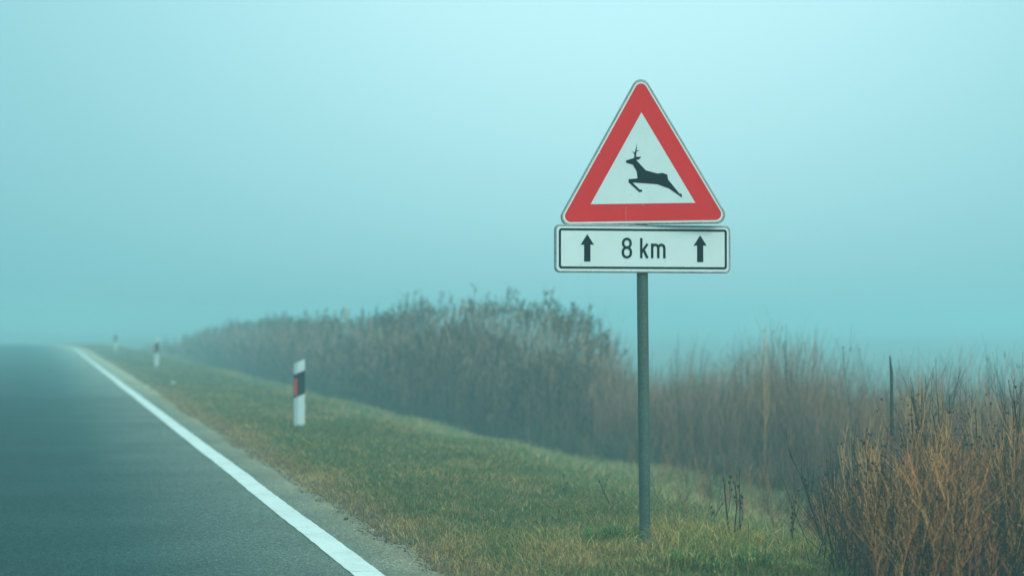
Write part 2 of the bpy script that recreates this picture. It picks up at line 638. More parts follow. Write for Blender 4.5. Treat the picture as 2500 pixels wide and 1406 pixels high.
gP, gH, gW, gL, gC, gCol = [], [], [], [], [], []
for d0, d1, dens in ((8.8, 11, 7500), (11, 14, 6500), (14, 19, 4300), (19, 26, 2600), (26, 38, 1100), (38, 60, 380), (60, 110, 90)):
    area = 0.60 * 0.5 * (d1 ** 2 - d0 ** 2)
    X, Y = scatter_field(d0, d1, int(area * dens))
    u, v = uv_of(X, Y)
    k = (u > edge_u(v) - .015) & (u < 7.5)
    X, Y, u, v = X[k], Y[k], u[k], v[k]
    patch = .6 * noise2(u * 1.3 + v * .35, v * .45 - u * .5, 5) + .4 * noise2(u * 2.9, v * 1.7, 15)
    p2 = noise2(u * 4, v * 3, 6)
    gap = noise2(u * 14, v * 14, 8)
    near_edge = np.clip(1 - (u - edge_u(v)) / .45, 0, 1)
    keep = rng.uniform(0, 1, len(u)) < np.clip(0.35 + gap * .9, 0, 1) * np.where(u - edge_u(v) < .14, .35, 1)
    X, Y, u, v, patch, p2, near_edge = [a[keep] for a in (X, Y, u, v, patch, p2, near_edge)]
    n = len(u)
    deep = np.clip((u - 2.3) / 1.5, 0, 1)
    h = rng.uniform(.022, .058, n) * (0.65 + .8 * p2) * (1 - .25 * near_edge) * (1 + deep * 1.9)
    # longer uncut grass around the sign foot
    sx_, sy_ = .76, 11.26
    foot = np.exp(-(((X - sx_ - .35) / 1.0) ** 2 + ((Y - sy_ + .35) / .8) ** 2)) * (.45 + .9 * noise2(u * 5, v * 5, 33))
    h *= 1 + 2.8 * foot * rng.uniform(.2, 1, n)
    h *= np.where((np.abs(X - .73) < .09) & (Y < 11.27) & (Y > 10.6), .22, 1)
    w = 0.0034 * np.maximum(Y / 11, 1) ** .85 * rng.uniform(.7, 1.3, n)
    pst = np.clip(.16 + .50 * near_edge + 1.0 * np.clip(patch + .35 * (p2 - .5) - .5, 0, 1) + .15 * (p2 - .5) + .16 * foot, 0, .9)
    pbr = np.clip(.08 + .40 * near_edge ** 2 + .5 * np.clip(.45 - patch, 0, 1), 0, .5)
    r = rng.uniform(0, 1, n)
    cg, cs, cb = pick(GREEN, n, .25), pick(STRAW, n, .2), pick(BROWN, n, .2)
    col = np.where((r < pst)[:, None], cs, cg)
    col = np.where(((r > pst) & (r < pst + pbr))[:, None], cb, col)
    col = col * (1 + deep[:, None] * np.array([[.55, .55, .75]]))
    col = col * (1 + .45 * foot[:, None] * np.array([[1.2, 1.0, .4]]))
    gP.append(np.stack([X, Y, zg(u, v) - .004], 1))
    gH.append(h)
    gW.append(w)
    gL.append(rng.uniform(.1, 1.0, n) ** 1.0 * np.where(r < pst, 1.3, .8))
    gC.append(rng.uniform(0, .9, n) ** 2)
    gCol.append(col)
gP, gH, gW, gL, gC, gCol = [np.concatenate(a) for a in (gP, gH, gW, gL, gC, gCol)]
print("grass blades", len(gP))
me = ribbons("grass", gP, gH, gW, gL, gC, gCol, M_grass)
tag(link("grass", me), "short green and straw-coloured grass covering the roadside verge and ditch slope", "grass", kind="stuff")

# fallen straw lying along the broken edge of the tarmac and over the turf
n = 9000
d = np.sqrt(rng.uniform(9.3 ** 2, 34 ** 2, n))
v = d
u = edge_u(v) + rng.exponential(.16, n) - .05
X, Y = PXY(u, v)
Dir = unit(np.stack([rng.normal(0, 1, n), rng.normal(0, 1, n), rng.uniform(0, .35, n)], 1))
Lh = rng.uniform(.02, .075, n)
P = polyline(np.stack([X, Y, np.maximum(zg(u, v), crest_clip(v) * 0) + .006], 1), Dir, Lh, 3, rng.normal(0, .008, (n, 3)) * [1, 1, .2])
acc = Acc()
acc.add(*tube_arrays(P, np.full((n, 3), .0011) * (1 + np.maximum(d - 12, 0)[:, None] * .08), pick(BROWN + STRAW, n, .3)))
tag(link("fallen_straw", acc.mesh("fallen_straw", M_dry)), "dry straw litter lying along the broken edge of the tarmac", "litter", kind="stuff")


# pebbles and crumbs of tarmac
def rock_field(name, n, mat_cols, umin, uscale, d0, d1, smin, smax):
    d = np.sqrt(rng.uniform(d0 ** 2, d1 ** 2, n))
    u = edge_u(d) + umin + rng.exponential(uscale, n)
    X, Y = PXY(u, d)
    s = rng.uniform(smin, smax, n) * rng.uniform(.5, 1, n)
    O = np.array([[1, 0, 0], [0, 1, 0], [-1, 0, 0], [0, -1, 0], [0, 0, .7], [0, 0, -.7]], float)
    V = O[None] * rng.uniform(.6, 1.3, (n, 6, 1)) * s[:, None, None]
    a = rng.uniform(0, 6.28, n)
    c, sn = np.cos(a)[:, None], np.sin(a)[:, None]
    V = np.stack([V[..., 0] * c - V[..., 1] * sn, V[..., 0] * sn + V[..., 1] * c, V[..., 2]], -1)
    V += np.stack([X, Y, np.maximum(zg(u, d), 0) + s * .3], 1)[:, None]
    f = np.array([[0, 1, 4], [1, 2, 4], [2, 3, 4], [3, 0, 4], [1, 0, 5], [2, 1, 5], [3, 2, 5], [0, 3, 5]])
    F = (np.arange(n)[:, None, None] * 6 + f[None]).reshape(-1, 3)
    return mesh_np(name, V.reshape(-1, 3), F.ravel(), np.full(len(F), 3), mat_cols[0], col=np.repeat(pick(mat_cols[1], n, .3), 6, 0))


M_stone = plant_mat("stone", .85, 0)
me = rock_field("gravel", 4200, (M_stone, [(.16, .14, .12), (.08, .075, .07), (.25, .23, .20), (.05, .05, .05)]), -.06, .07, 9.2, 30, .003, .011)
tag(link("gravel", me), "loose dark gravel and dirt along the edge of the road", "gravel", kind="stuff")


def stone(name, x, y, size, colr, seed, label):
    r = np.random.default_rng(seed)
    X, Yd, z = pix(x, y)
    import bmesh
    bm = bmesh.new()
    bmesh.ops.create_icosphere(bm, subdivisions=2, radius=1)
    for vv in bm.verts:
        k = 1 + .25 * (r.random() - .5)
        vv.co = Vector((vv.co.x * k * size * .5, vv.co.y * k * size * .35, max(vv.co.z, -.5) * k * size * .3))
    me = bpy.data.meshes.new(name)
    bm.to_mesh(me)
    bm.free()
    m, n, l, b = new_mat(name + "_surface")
    f = tex_noise(n, l, 60, 4)
    l.new(mixc(n, l, 1.0, colr, ramp_of(n, l, f, [(.3, grey(.7)), (.7, grey(1.15))]), 'MULTIPLY'), b.inputs["Base Color"])
    b.inputs["Roughness"].default_value = .85
    me.materials.append(m)
    o = link(name, me, loc=(X, Yd, max(z, 0) + size * .12))
    o.rotation_euler[2] = r.uniform(0, 3)
    return tag(o, label, "stone")


stone("pale_stone", 423, 937, .11, (.55, .56, .54), 1, "small pale stone lying in the verge grass below the second marker post")
stone("dark_stone", 661, 964, .12, (.07, .09, .08), 2, "small dark stone in the grass left of the nearest marker post")
stone("tarmac_crumb", 845, 1277, .035, (.03, .03, .03), 3, "black crumb of tarmac beside the ragged verge, farther up the road than the tan pebble")
stone("tarmac_crumb", 908, 1305, .045, (.30, .25, .18), 4, "tan pebble on the tarmac edge beside the white line")

# ------------------------------------------------------------------ the road sign
S = 444.0                     # photo pixels per metre at the sign
SX, SY = (1574.5 - 1250) / S, FPX / S
sign = bpy.data.objects.new("road_sign", None)
COL.objects.link(sign)
SZ = float(zg(*uv_of(SX, SY)))
sign.location = (SX, SY, SZ)
tag(sign, "roadside deer warning sign, red triangle over a white 8 km plate on a grey pole", "road sign")


def px(x, y):
    """photo pixel -> metres in the sign plane, relative to the sign's foot"""
    return (x - 1574.5) / S, CAM_H - SZ + (780 - y) / S


def cyl(name, r, z0, z1, mat, seg=32, cap=True, parent=None, dx=0.0, r_in=None):
    V, F = [], []
    N = 24
    for i in range(N + 1):
        t = i / N
        z = z0 + (z1 - z0) * t
        for j in range(seg):
            a = 2 * math.pi * j / seg
            V.append((r * math.cos(a) + dx * t, r * math.sin(a), z))
    for i in range(N):
        for j in range(seg):
            F.append((i * seg + j, i * seg + (j + 1) % seg, (i + 1) * seg + (j + 1) % seg, (i + 1) * seg + j))
    F.append(tuple(N * seg + j for j in range(seg)))
    return link(name, faces_mesh(name, V, F, mat, True), parent)


pole_top = px(0, 330)[1]
cyl("pole", .0310, -.12, pole_top, M_galv, parent=sign, dx=-.5 * (pole_top / 1.5) * 2 * 6.2 / S)
pc = (1567.5 - 1574.5) / S


def rounded_poly(corners, r, seg=10):
    """round every corner of a convex polygon"""
    out = []
    n = len(corners)
    for i in range(n):
        p, a, b = [Vector(corners[k % n]) for k in (i, i - 1, i + 1)]
        da, db = (a - p).normalized(), (b - p).normalized()
        half = da.angle(db) / 2
        cdir = (da + db).normalized()
        c = p + cdir * (r / math.sin(half))
        t1, t2 = p + da * (r / math.tan(half)), p + db * (r / math.tan(half))
        a1, a2 = math.atan2(*(t1 - c).yx), math.atan2(*(t2 - c).yx)
        dlt = (a2 - a1 + math.pi) % (2 * math.pi) - math.pi
        for k in range(seg + 1):
            t = a1 + dlt * k / seg
            out.append((c.x + r * math.cos(t), c.y + r * math.sin(t)))
    return out


def plate_obj(name, loop, y, mat, parent, back=None):
    """flat sheet in the local XZ plane facing -Y; back: closed thickness behind"""
    n = len(loop)
    V = [(a, y, b) for a, b in loop]
    F = [tuple(range(n))]
    if back:
        V += [(a, y + back, b) for a, b in loop]
        F.append(tuple(range(2 * n - 1, n - 1, -1)))
        for i in range(n):
            j = (i + 1) % n
            F.append((i, n + i, n + j, j))
    me = faces_mesh(name, V, F, mat)
    return link(name, me, parent)


def ring_obj(name, loops_y, mat, parent, smooth=False):
    """loops_y: list of (loop, y) of equal length, skinned one to the next"""
    V, F = [], []
    n = len(loops_y[0][0])
    for lp, y in loops_y:
        V += [(a, y, b) for a, b in lp]
    for k in range(len(loops_y) - 1):
        for i in range(n):
            j = (i + 1) % n
            F.append((k * n + i, k * n + j, (k + 1) * n + j, (k + 1) * n + i))
    return link(name, faces_mesh(name, V, F, mat, smooth), parent)


def tri(inr, ccx=0, ccz=0):
    R = 2 * inr
    return [(ccx + R * math.cos(math.radians(a)), ccz + R * math.sin(math.radians(a))) for a in (90, 210, 330)]


# warning triangle
tp = bpy.data.objects.new("warning_triangle", None)
COL.objects.link(tp)
tp.parent = sign
tcx, tcz = px(1567.3, 424.5)
tp.location = (tcx, -.058, tcz)
tp.rotation_euler = (0, math.radians(-.95), math.radians(3))
K = 1 / (5.409 * S)           # metres per pixel of the enlarged crop
plate_obj("plate", rounded_poly(tri(672 * K - .002), .0455), 0.0, M_edgewhite, tp, back=.018)
o_loop = rounded_poly(tri(676 * K), .048)
rim_in = rounded_poly(tri(650 * K), .040)
rim_mid = rounded_poly(tri(664 * K), .044)
ring_obj("rim", [(rim_in, -.0006), (rim_mid, -.0035), (o_loop, .001), (o_loop, .026), (rim_mid, .028), (rim_in, .028)], M_alu, tp, True)
# red border: rounded outside, sharp white triangle inside
outer = rounded_poly(tri(629 * K), .033, 11)
inn = tri(400.4 * K)
# map each outer vertex to the matching point of the inner triangle
inner_loop = []
per = len(outer) // 3
for c in range(3):
    for i in range(per):
        inner_loop.append(inn[c])
V = [(a, -.0012, b) for a, b in outer] + [(a, -.0012, b) for a, b in inn]
F = []
no = len(outer)
for c in range(3):
    for i in range(per - 1):
        F.append((c * per + i, c * per + i + 1, no + c))
    F.append((c * per + per - 1, ((c + 1) * per) % no, no + (c + 1) % 3, no + c))
link("red_border", faces_mesh("red_border", V, F, M_red), tp)
link_white = plate_obj("white_face", tri(399.5 * K), -.0008, M_white, tp)

deer = [(1010, 1158), (1115, 1125), (1122, 1118), (1122, 1072), (1093, 1035), (1128, 1055), (1157, 935), (1152, 1028), (1193, 1020),
        (1150, 1043), (1145, 1108), (1216, 1108), (1180, 1146), (1143, 1147), (1272, 1285), (1430, 1328), (1492, 1319), (1557, 1340),
        (1568, 1406), (1715, 1588), (1745, 1592), (1752, 1642), (1580, 1524), (1425, 1468), (1095, 1446), (1195, 1541), (1218, 1538),
        (1228, 1566), (1187, 1572), (1045, 1444), (1045, 1403), (1163, 1392), (1152, 1298), (1102, 1213), (1012, 1185)]
cr, sr = math.cos(math.radians(.95)), math.sin(math.radians(.95))
dl = []
for x, y in deer:
    a, b = (x - 1229.7) * K, -(y - 1322.3) * K
    dl.append((a * cr + b * sr, b * cr - a * sr))
plate_obj("deer_symbol", dl[::-1], -.0022, M_black, tp)

# pale scratches and chips in the red film, dark hairline scratches in the white
def chips(name, pts, mat, parent, y, to):
    V, F = [], []
    for (cx, cy, w, h) in pts:
        b0 = len(V)
        for a, b in ((-w, -h), (w, -h * .6), (w * .8, h), (-w * .7, h * .8)):
            p = to(cx + a, cy + b)
            V.append((p[0], y, p[1]))
        F.append((b0 + 3, b0 + 2, b0 + 1, b0))
    return link(name, faces_mesh(name, V, F, mat), parent)


def tri_loc(x, y):
    a, b = (x - 1229.7) * K, -(y - 1322.3) * K
    return a * cr + b * sr, b * cr - a * sr


rs_ = np.random.default_rng(3)
chips("scratch", [(1010 + rs_.normal(0, 2), 1770 + i * 13, 1.6, rs_.uniform(1.5, 5)) for i in range(14)] +
      [(1014, 1833, 3, 3), (1228, 1741, 4, 3), (1243, 1748, 3, 1.5), (663, 1062, 8, 3), (672, 1056, 5, 2)], M_edgewhite, tp, -.0019, tri_loc)
chips("scratch", [(1005, 1443, 2, 4)], M_black, tp, -.0020, tri_loc)

# distance plate
dp = bpy.data.objects.new("distance_plate", None)
COL.objects.link(dp)
dp.parent = sign
pcx, pcz = px(1569.8, 608.5)
dp.location = (pcx, -.050, pcz)
YAW = math.radians(11.5)
dp.rotation_euler = (0, 0, YAW)
kx = 1 / (S * math.cos(YAW + math.radians(3.6)) / math.cos(math.radians(3.6)))


def q(x, y):
    """photo pixel -> local plate coordinates (perspective of the turned plate undone)"""
    dx = x - 1569.8
    yc = 608.5 + .0115 * dx            # drift of the plate's own centre line
    f = 1 - dx * kx * math.sin(YAW) / SY * 1.0
    return dx * kx, -(y - yc) / S


def rect(x0, x1, y0, y1):
    return [(x0, y0), (x0, y1), (x1, y1), (x1, y0)]


W2, H2 = (1783 - 1356) / 2 * kx, 116.5 / 2 / S


def rr(ins, r):
    return rounded_poly([(-W2 + ins, H2 - ins), (-W2 + ins, -H2 + ins), (W2 - ins, -H2 + ins), (W2 - ins, H2 - ins)], r, 8)


plate_obj("plate", rr(.002, .028), 0, M_white, dp, back=.016)
ring_obj("rim", [(rr(.010, .021), -.0006), (rr(.0055, .025), -.0035), (rr(0, .030), .001), (rr(0, .030), .024), (rr(.0055, .025), .027), (rr(.010, .021), .027)], M_alu, dp, True)
ring_obj("border_line", [(rr(.0215, .016), -.0012), (rr(.0335, .006), -.0012)][::-1], M_black, dp)


def strokes(name, lines, wid, parent, y=-.0014):
    """flat lettering: each polyline becomes a mitred ribbon, laid a hair above the one before"""
    V, F = [], []
    for si, (pts, closed) in enumerate(lines):
        pts = [Vector(p) for p in pts]
        n = len(pts)
        L, R = [], []
        for i in range(n):
            if closed:
                a, b = pts[i - 1], pts[(i + 1) % n]
                d1, d2 = (pts[i] - a).normalized(), (b - pts[i]).normalized()
            else:
                d1 = (pts[i] - pts[i - 1]).normalized() if i else (pts[1] - pts[0]).normalized()
                d2 = (pts[i + 1] - pts[i]).normalized() if i < n - 1 else d1
            t = (d1 + d2).normalized()
            nn = Vector((-t.y, t.x))
            s = wid / 2 / max(.5, nn.dot(Vector((-d1.y, d1.x))))
            L.append(pts[i] + nn * s)
            R.append(pts[i] - nn * s)
        b0 = len(V)
        yy = y - .00025 * si
        for a, b in zip(L, R):
            V += [(a.x, yy, a.y), (b.x, yy, b.y)]
        for i in range(n if closed else n - 1):
            j = (i + 1) % n
            F.append((b0 + 2 * i, b0 + 2 * i + 1, b0 + 2 * j + 1, b0 + 2 * j))
    return link(name, faces_mesh(name, V, F, M_black), parent)


def stadium(cx, cy, w, h, seg=8):
    r = w / 2
    pts = []
    for k in range(seg + 1):
        a = math.pi * k / seg
        pts.append((cx + r * math.cos(a), cy + h / 2 - r + r * math.sin(a)))
    for k in range(seg + 1):
        a = math.pi + math.pi * k / seg
        pts.append((cx + r * math.cos(a), cy - h / 2 + r + r * math.sin(a)))
    return pts


sw = 6.1 / S


def qq(cx, cy):        # enlarged-crop coordinates -> local plate
    return q(1340 + cx / 5.409, 440 + cy / 5.409)


(ex0, et), (ex1, eb) = qq(972, 778), qq(1076, 1021)
emid = qq(1024, 893)[1]
ecx, ew = (ex0 + ex1) / 2, ex1 - ex0
strokes("numeral_eight", [(stadium(ecx, (et + emid) / 2, ew * .94, et - emid), True), (stadium(ecx, (emid + eb) / 2, ew, emid - eb), True)], sw, dp)
strokes("letter_k", [([qq(1213, 768), qq(1213, 1033)], False), ([qq(1296, 845), qq(1215, 958)], False), ([qq(1240, 918), qq(1295, 1033)], False)], sw, dp)
ml, mm, mr, mt, mb = qq(1357, 0)[0], qq(1437, 0)[0], qq(1517, 0)[0], qq(1437, 858)[1], qq(1437, 1035)[1]


def arch(x0, x1):
    r = (x1 - x0) / 2
    pts = [(x0, mt - r)]
    for k in range(1, 9):
        a = math.pi - math.pi * k / 8
        pts.append(((x0 + x1) / 2 + r * math.cos(a), mt - r + r * math.sin(a)))
    return pts + [(x1, mb)]


strokes("letter_m", [([(ml, mt + sw * .5), (ml, mb)], False), (arch(ml, mm), False), (arch(mm, mr), False)], sw, dp)


def arrow(cx, tip, hb, bot, hw, shw):
    pts = [(cx, tip), (cx + hw, hb), (cx + shw, hb - 3), (cx + shw, bot), (cx - shw, bot), (cx - shw, hb - 3), (cx - hw, hb)]
    loop = [qq(*p) for p in pts]
    c = qq(cx, tip)[0]
    plate_obj("arrow", loop[::-1], -.0012, M_black, dp)


arrow(507, 715, 855, 1073, 88, 41)
arrow(1992, 735, 873, 1090, 88, 41)


chips("scratch", [(430, 1103, 10, 3), (410, 1115, 8, 2.5), (395, 1140, 3, 6), (735, 855, 2, 2), (180, 902, 3, 2), (935, 908, 12, 1.5), (1915, 925, 12, 2)],
      M_alu, dp, -.0016, lambda x, y: qq(x, y))

# clamps that hold both plates to the pole
def box_obj(name, x0, x1, y0, y1, z0, z1, mat, parent):
    V = [(x, y, z) for x in (x0, x1) for y in (y0, y1) for z in (z0, z1)]
    F = [(0, 1, 3, 2), (4, 6, 7, 5), (0, 4, 5, 1), (2, 3, 7, 6), (0, 2, 6, 4), (1, 5, 7, 3)]
    o = link(name, faces_mesh(name, V, F, mat), parent)
    md = o.modifiers.new("bevel", 'BEVEL')
    md.width = .003
    md.segments = 2
    return o


for zz in (px(0, 608)[1], px(0, 505)[1], px(0, 380)[1]):
    b = box_obj("clamp", pc - .05, pc + .05, -.036, .036, zz - .018, zz + .018, M_alu, sign)


# ------------------------------------------------------------------ marker posts
def marker_post(x, y, label):
    X, Yd, z = pix(x, y)
    root = bpy.data.objects.new("marker_post", None)
    COL.objects.link(root)
    root.location = (X, Yd, z)
    root.rotation_euler = (0, 0, math.radians(4))
    tag(root, label, "marker post", group="black banded white marker posts along the right edge of the road")
    W, H, D = .124, .775, .10
    xr = -W / 2 + W * .42

    def prism(name, zl, zr, z0l, z0r, e, mat):
        # plan: left front, ridge front, right front, right back, left back
        plan = [(-W / 2 - e, .030 - e), (xr, -e), (W / 2 + e, .022 - e), (W / 2 - .012 + e, D + e), (-W / 2 + .012 - e, D + e)]
        if e == 0:
            plan = [(-W / 2, .030), (-W / 2 + .010, .021), (xr - .012, .003), (xr, 0), (xr + .012, .002), (W / 2 - .010, .016), (W / 2, .023),
                    (W / 2 - .012, D), (-W / 2 + .012, D)]

        if e:
            plan = [(a * (1 + e / .062), (b - e) if b < .05 else b + e) for a, b in
                    [(-W / 2, .030), (-W / 2 + .010, .021), (xr - .012, .003), (xr, 0), (xr + .012, .002), (W / 2 - .010, .016), (W / 2, .023),
                     (W / 2 - .012, D), (-W / 2 + .012, D)]]

        def zt(px_, a, b):
            return a + (b - a) * (px_ + W / 2) / W
        V = [(p[0], p[1], zt(p[0], z0l, z0r)) for p in plan] + [(p[0], p[1], zt(p[0], zl, zr)) for p in plan]
        n = len(plan)
        F = [tuple(range(n))[::-1], tuple(range(n, 2 * n))] + [(i, (i + 1) % n, n + (i + 1) % n, n + i) for i in range(n)]
        return link(name, faces_mesh(name, V, F, mat), root)
    prism("body", H - .055, H - .002, -.15, -.15, 0, M_post)
    prism("black_band", H - .182, H - .128, H - .448, H - .394, .0022, M_band)
    # red reflector on the left-hand face
    dirx, diry = (xr + W / 2), -.030
    L = math.hypot(dirx, diry)
    dx, dy = dirx / L, diry / L
    nx, ny = dy, -dx
    p0 = (-W / 2 + .006 * dx + nx * .004, .030 + .006 * dy + ny * .004)
    p1 = (-W / 2 + (.047) * dx + nx * .004, .030 + .047 * dy + ny * .004)
    z0, z1 = H - .418, H - .222
    V = [(p0[0], p0[1], z0), (p1[0], p1[1], z0), (p1[0], p1[1], z1), (p0[0], p0[1], z1)]
    V += [(a + nx * .006 + (cx_ - a) * .1, b + ny * .006, c) for (a, b, c) in V for cx_ in ((p0[0] + p1[0]) / 2,)]
    F = [(4, 5, 6, 7), (0, 1, 5, 4), (1, 2, 6, 5), (2, 3, 7, 6), (3, 0, 4, 7)]
    link("reflector", faces_mesh("reflector", V, F, M_refl), root)
    return root


marker_post(731, 1042, "nearest white marker post with a slanted black band and red reflector, standing in clear grass")
marker_post(382, 895, "white marker post with dark band, second from the sign, half faded in the fog")
marker_post(282, 857, "farthest marker post, a faint dark mark almost lost in the fog")

# ------------------------------------------------------------------ the reed bed and tall grass in the ditch
TOPX = [380, 450, 550, 700, 850, 950, 985, 1100, 1180, 1270, 1330, 1400, 1440, 1480, 1520, 1570, 1600, 1640, 1690, 1730, 1770, 1840, 1900, 1960, 2000, 2080, 2160, 2260, 2400, 2600]
TOPY = [820, 812, 802, 792, 796, 792, 768, 772, 765, 768, 780, 800, 838, 890, 945, 955, 950, 922, 915, 950, 940, 912, 900, 915, 955, 960, 975, 985, 985, 985]


def u_front(v):
    return np.interp(v, [17, 24, 28, 31, 36, 60, 130], [6.4, 6.5, 6.0, 5.4, 4.6, 4.5, 4.6])


def h_of(u, v):
    """stand height so the top of the bed follows the outline it has in the photograph"""
    X, Y = PXY(u, v)
    x = 1250 + FPX * X / Y
    zt = CAM_H + (780 - np.interp(x, TOPX, TOPY)) / FPX * Y
    return zt - zg(u, v), x


def ragged(n, base, v):
    c = noise2(v * 2.3, v * 0, 41)
    return base * (0.80 + .22 * c) * rng.uniform(.72, 1.08, n)


# reeds
REED = [(.42, .22, .13), (.50, .28, .17), (.28, .17, .11), (.08, .08, .055), (.34, .19, .12), (.06, .065, .05)]
PLUME = [(.10, .085, .065), (.075, .07, .055), (.13, .10, .075)]
vlo, vhi = 29.0, 112.0
n = 12500
t = rng.uniform(0, 1, n)
v = vlo * (vhi / vlo) ** (t ** 1.05)
off = rng.exponential(1.2, n)
off = np.where(off > 3.8, rng.uniform(0, 3.8, n), off)
u = u_front(v) + off
hh, xs = h_of(u, v)
ends = np.clip((1530 - xs) / 90, 0, 1)
ends = ends * np.clip((112 - v) / 55, 0.02, 1)
keep = (rng.uniform(0, 1, n) < ends) & (hh > .5)
hh = hh * np.clip(.5 + (112 - v) / 70, .5, 1)
u, v, hh = u[keep], v[keep], hh[keep]
n = len(u)
clus = noise2(u * 2.2, v * 2.2, 77)                       # plume-topped clumps standing proud of the bed
H = hh * (.60 + .42 * noise2(u * .8, v * .55, 78)) * rng.uniform(.66, 1.0, n)
H = np.where((rng.uniform(0, 1, n) < .34) & (clus > .52), hh * rng.uniform(.98, 1.14, n), H)
H = np.where(rng.uniform(0, 1, n) < .010, hh * 1.22, H)
X, Y = PXY(u, v)
P0 = np.stack([X, Y, zg(u, v) - .02], 1)
sc = np.clip(Y / 30, 1, 3.0)
D = unit(np.stack([rng.normal(.05, .06, n), rng.normal(0, .06, n), np.ones(n)], 1))
acc = Acc()
stems = polyline(P0, D, H, 5, np.stack([rng.normal(.06, .10, n), rng.normal(0, .08, n), -.02 * np.ones(n)], 1))
Cs = pick(REED, n, .25)
acc.add(*tube_arrays(stems, np.linspace(.0045, .0022, 5)[None, :] * sc[:, None], Cs))
# leaves: long narrow blades off each stem
nl = 4
li = np.repeat(np.arange(n), nl)
tt = rng.uniform(.12, .92, len(li))
P_l = P0[li] + D[li] * (H[li] * tt)[:, None]
a = rng.uniform(0, 2 * np.pi, len(li))
outd = np.stack([np.cos(a), np.sin(a), rng.uniform(.9, 2.2, len(li))], 1)
Ll = rng.uniform(.22, .5, len(li))
mid = P_l + unit(outd) * (Ll * .55)[:, None]
tip = mid + np.stack([np.cos(a), np.sin(a), rng.uniform(-.9, .8, len(li))], 1) * (Ll * .4)[:, None]
sd = np.stack([-np.sin(a), np.cos(a), 0 * a], 1) * (rng.uniform(.006, .012, len(li)) * sc[li] ** .8)[:, None]
V = np.stack([P_l - sd * .5, P_l + sd * .5, mid - sd, mid + sd, tip - sd * .1, tip + sd * .1], 1)
b = (np.arange(len(li)) * 6)[:, None]
F = np.concatenate([b + [[0, 1, 3, 2]], b + [[2, 3, 5, 4]]], 0)
acc.add(V.reshape(-1, 3), F, np.repeat(pick(REED, len(li), .3), 6, 0))
# plumes
pi_ = np.repeat(np.where(rng.uniform(0, 1, n) < .55)[0], 9)
top = stems[pi_, -1]
s0 = rng.uniform(-.20, .02, len(pi_))
base = top + D[pi_] * s0[:, None]
lean = rng.normal(.4, .5, len(pi_))
dirp = unit(np.stack([lean, rng.normal(0, .45, len(pi_)), rng.uniform(.8, 1.6, len(pi_))], 1))
Lp = rng.uniform(.06, .15, len(pi_))
tipp = base + dirp * Lp[:, None]
sd = unit(np.cross(dirp, rng.normal(0, 1, (len(pi_), 3)))) * (rng.uniform(.005, .011, len(pi_)) * sc[pi_] ** .6)[:, None]
V = np.stack([base, base * .45 + tipp * .55 - sd, tipp, base * .45 + tipp * .55 + sd], 1)
F = (np.arange(len(pi_)) * 4)[:, None] + [[0, 1, 2, 3]]
acc.add(V.reshape(-1, 3), F, np.repeat(pick(PLUME, len(pi_), .25), 4, 0))
tag(link("reed_bed", acc.mesh("reed_bed", M_dry)), "long dense bed of brown reeds with dark plumes fading back into the fog", "reeds", kind="stuff")

# fine upright tall grass: ditch, right of the reeds
FINE = [(.44, .20, .12), (.28, .14, .09), (.52, .25, .14), (.10, .075, .05), (.045, .05, .04), (.05, .06, .045), (.60, .31, .17)]
acc = Acc()
n = 26000
v = rng.uniform(15, 36, n)
off = np.abs(rng.normal(0, 1.5, n))
u = u_front(v) + off
hh, xs = h_of(u, v)
clump = noise2(u * 1.7, v * 1.7, 51)
keep = (rng.uniform(0, 1, n) < (.35 + 1.1 * clump) * np.clip((xs - 1430) / 80, 0, 1)) & (hh > .3) & (xs < 2650)
u, v, hh, xs = u[keep], v[keep], hh[keep], xs[keep]
n = len(u)
H = ragged(n, hh, v + rng.normal(0, .2, n)) * rng.uniform(.62, 1.0, n)
H = np.where(rng.uniform(0, 1, n) < .17 * (noise2(u * 1.2, v * 1.2, 55) > .5), hh * rng.uniform(1.0, 1.36, n), H)
X, Y = PXY(u, v)
P0 = np.stack([X, Y, zg(u, v) - .02], 1)
sc = np.clip(Y / 22, 1, 2)
D = unit(np.stack([rng.normal(.04, .08, n), rng.normal(0, .08, n), np.ones(n)], 1))
cv = np.stack([rng.normal(.05, .09, n), rng.normal(0, .07, n), -.01 * np.ones(n)], 1)
Pm = polyline(P0, D, H, 5, cv)
acc.add(*tube_arrays(Pm, np.linspace(.0030, .0009, 5)[None, :] * sc[:, None] ** .7, pick(FINE, n, .3)))
nb = 7
bi = np.repeat(np.arange(n), nb)
tt = rng.uniform(.25, .98, len(bi))
Pb = P0[bi] + D[bi] * (H[bi] * tt)[:, None] + cv[bi] * (tt ** 2)[:, None]
Db = unit(np.stack([rng.normal(.05, .32, len(bi)), rng.normal(0, .32, len(bi)), np.ones(len(bi))], 1))
Lb = rng.uniform(.12, .38, len(bi))
acc.add(*tube_arrays(polyline(Pb, Db, Lb, 3, np.stack([rng.normal(0, .03, len(bi)), 0 * Lb, .02 + 0 * Lb], 1)),
                     np.array([[.0014, .0012, .0008]]) * sc[bi][:, None] ** .7, pick(FINE, len(bi), .3)))
# tip florets
si = rng.choice(len(bi), 9000, replace=False)
Pt = Pb[si] + Db[si] * (Lb[si] * .7)[:, None]
sd = unit(np.cross(Db[si], rng.normal(0, 1, (len(si), 3)))) * .0045
V = np.stack([Pt, Pt + Db[si] * .03 - sd, Pt + Db[si] * .075, Pt + Db[si] * .03 + sd], 1)
acc.add(V.reshape(-1, 3), (np.arange(len(si)) * 4)[:, None] + [[0, 1, 2, 3]], np.repeat(pick(PLUME + FINE, len(si), .25), 4, 0))
tag(link("tall_dry_grass", acc.mesh("tall_dry_grass", M_dry)), "fine reddish brown tall dry grass standing in the ditch behind the sign pole", "tall grass", kind="stuff")


